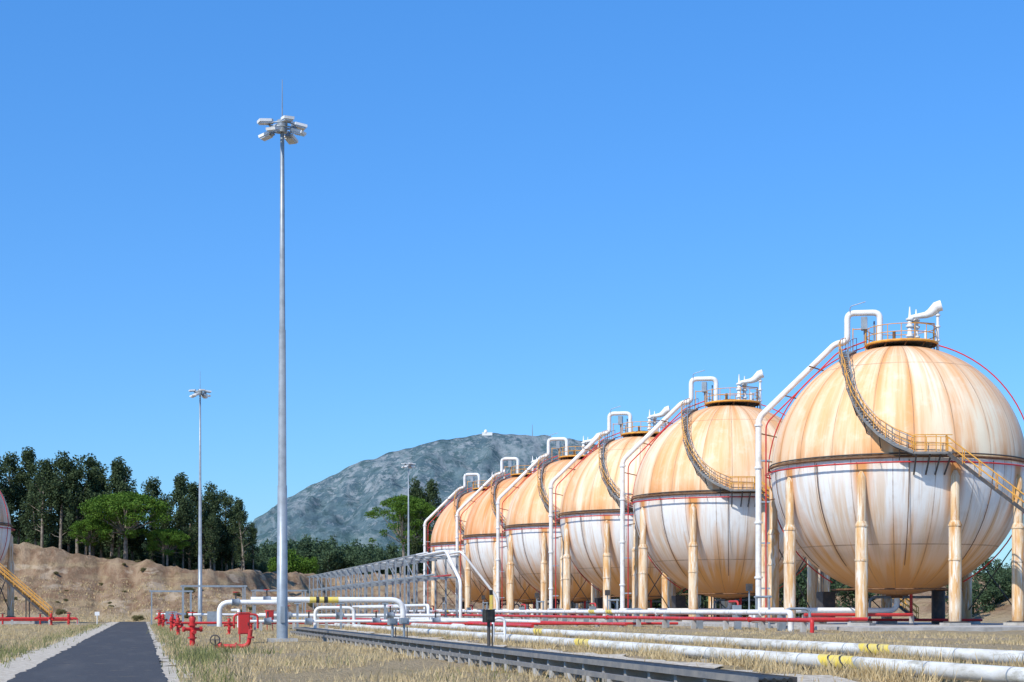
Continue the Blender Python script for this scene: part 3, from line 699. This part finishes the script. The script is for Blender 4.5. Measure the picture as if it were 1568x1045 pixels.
# ---------------------------------------------------------------- mountain
rx=[-1500,-1140,-970,-807,-657,-590,-507,-407,-307,-207,-65,77,193,360,527,693,860,1100,1400]
rh=[0,8,60,140,232,283,325,375,408,433,457,450,435,390,320,220,120,20,0]
nx_,ny_=360,130; V=[]
for j in range(ny_):
    dd=2800+ (4600-2800)*j/(ny_-1)
    for i_ in range(nx_):
        lx=-1500+2900*i_/(nx_-1); rid=np.interp(lx,rx,rh)
        t=abs(4000-dd)/(1150 if dd<4000 else 700); g=max(0,1-t)**1.15
        nz=mnoise.fractal(Vector((lx*.006,dd*.004,3)),1,2,6); rg=abs(mnoise.fractal(Vector((lx*.010,dd*.004,9)),1,2,5))
        f1=mnoise.noise(Vector((lx*.03,dd*.03,1)))
        h=rid*g+ (nz*30-rg*48)*min(1,rid/120)*min(1,t*6+.05)*min(1,g*3)+f1*5*min(1,rid/100)
        x,y=at(lx,dd); V.append((x,y,h-2))
V=np.array(V); i=(np.arange(ny_-1)[:,None]*nx_+np.arange(nx_-1)[None,:]).ravel()
place(npmesh('mountain',V,np.stack([i,i+1,i+nx_+1,i+nx_],1),['mount'],smooth=True),'mountain')
x,y=at(-63,3995); e=empty('hilltop_observatory',(x,y,449)); b=MB()
b.box((0,0,2),(26,8,8),'white',-A); b.box((12,3,0),(16,8,7),'white',-A); b.tube([(-4,0,5),(-4,0,9),(-4,0,12),(-4,0,13.5)],[4.5,4.5,3.2,.6],'white',16); b.obj('building',e)
x,y=at(52,4000); b=MB(); b.tube([(0,0,0),(0,0,36)],[1.3,.5],'galv',6); b.obj('radio_mast',None,(x,y,440))
# ---------------------------------------------------------------- grass
def blades(name,xy,hmin,hmax,w,mat):
    n=len(xy); g=gh(xy[:,0],xy[:,1]); h=hmin+(hmax-hmin)*rng.random(n)**1.6
    a=rng.random(n)*6.28; wx=np.cos(a)*w*(.5+rng.random(n)); wy=np.sin(a)*w*(.5+rng.random(n)); l=rng.normal(0,.35,(n,2))*h[:,None]
    B=np.stack([xy[:,0],xy[:,1],g-.02],-1)
    V=np.stack([B+np.stack([wx,wy,0*wx],-1),B-np.stack([wx,wy,0*wx],-1),B+np.stack([l[:,0],l[:,1],h],-1)],1).reshape(-1,3)
    place(npmesh(name,V,np.arange(3*n).reshape(-1,3),[mat]),name)
def field(N,x0,x1,y0,y1,clump=.35,thr=0.0):
    c=np.stack([rng.uniform(x0,x1,N),y0+(y1-y0)*rng.random(N)**1.5],-1)
    k=10; P=np.repeat(c,k,0)+rng.normal(0,clump,(N*k,2))
    x,y=P[:,0],P[:,1]; nz=np.sin(x*.7+2*np.sin(y*.23))+np.sin(y*.41+1.7*np.sin(x*.5))+.5*rng.standard_normal(len(x))
    ok=(nz>thr)&~((x>-4.0)&(x<.8))&~((x>11.0)&(x<14.1)&(rng.random(len(x))>.12))&(x<41.8)
    return P[ok]
blades('dry_grass',field(18000,-16,24,28,170,.3,-.7),.06,.30,.016,'grass')
blades('dry_grass',field(6000,14,41.5,50,150,.3,-.2),.05,.2,.018,'grass')
pg=np.concatenate([np.stack([rng.normal(c_,.22,9000),26+rng.random(9000)**1.4*90],-1) for c_ in (14.7,18.85)]); blades('dry_grass',pg[np.sin(pg[:,1]*.9)+rng.standard_normal(len(pg))*.6>-.1],.12,.5,.016,'grass')
blades('dry_grass',np.stack([rng.uniform(-75,60,20000),rng.uniform(226,262,20000)],-1),.1,.5,.07,'grass')
ed=np.stack([np.where(rng.random(5000)<.5,rng.normal(1.5,.35,5000),rng.normal(-4.7,.5,5000)),30+rng.random(5000)**1.4*150],-1)
blades('green_weeds',ed,.08,.38,.02,'green')
blades('green_weeds',field(700,-14,24,30,120,.25,.9),.08,.3,.02,'green')
w2=np.concatenate([rng.normal((1.9,52),(.4,2.5),(700,2)),rng.normal((-6.8,58),(1,4),(1500,2)),rng.normal((3.2,60),(.8,2),(400,2))]); blades('green_weeds',w2,.12,.45,.022,'green')
# ---------------------------------------------------------------- light
el=math.radians(46); hz=Vector((-.788,-.615,0)).normalized()
sd=hz*math.cos(el)+Vector((0,0,math.sin(el)))
sun=bpy.data.lights.new('sun','SUN'); sun.energy=4.8; sun.angle=math.radians(.5); sun.color=(1,.95,.86)
so=bpy.data.objects.new('sun',sun); COL.objects.link(so); so.rotation_euler=sd.to_track_quat('Z','Y').to_euler()
w=bpy.data.worlds.new('World'); S.world=w; w.use_nodes=True; nt=w.node_tree; bg=nt.nodes['Background']
sky=nt.nodes.new('ShaderNodeTexSky'); sky.sky_type='NISHITA'; sky.sun_disc=False; sky.sun_elevation=el; sky.sun_rotation=math.atan2(sd.x,sd.y)%(2*math.pi)
sky.air_density=1.0; sky.dust_density=.2; sky.ozone_density=3.0
tc=nt.nodes.new('ShaderNodeTexCoord'); sx=nt.nodes.new('ShaderNodeSeparateXYZ'); nt.links.new(tc.outputs['Generated'],sx.inputs[0])
mr=nt.nodes.new('ShaderNodeMapRange'); mr.inputs[1].default_value=0; mr.inputs[2].default_value=.36; nt.links.new(sx.outputs[2],mr.inputs[0])
cr=nt.nodes.new('ShaderNodeMix'); cr.data_type='RGBA'; cr.inputs[6].default_value=(.52,.80,1.14,1); cr.inputs[7].default_value=(.55,1.18,1.76,1); nt.links.new(mr.outputs[0],cr.inputs[0])
mu=nt.nodes.new('ShaderNodeMix'); mu.data_type='RGBA'; mu.blend_type='MULTIPLY'; mu.inputs[0].default_value=1; mu.clamp_result=False
nt.links.new(sky.outputs[0],mu.inputs[6]); nt.links.new(cr.outputs[2],mu.inputs[7]); nt.links.new(mu.outputs[2],bg.inputs[0]); bg.inputs[1].default_value=.12
cam=bpy.data.cameras.new('camera'); co=bpy.data.objects.new('camera',cam); COL.objects.link(co)
co.location=(0,0,1.6); co.rotation_euler=(math.pi/2,0,-A); cam.sensor_width=36; cam.lens=2400/1568*36; cam.shift_y=412.5/1568; cam.clip_end=20000; cam.clip_start=.5
S.camera=co
S.view_settings.view_transform='Standard'; S.view_settings.look='None'; S.view_settings.exposure=0
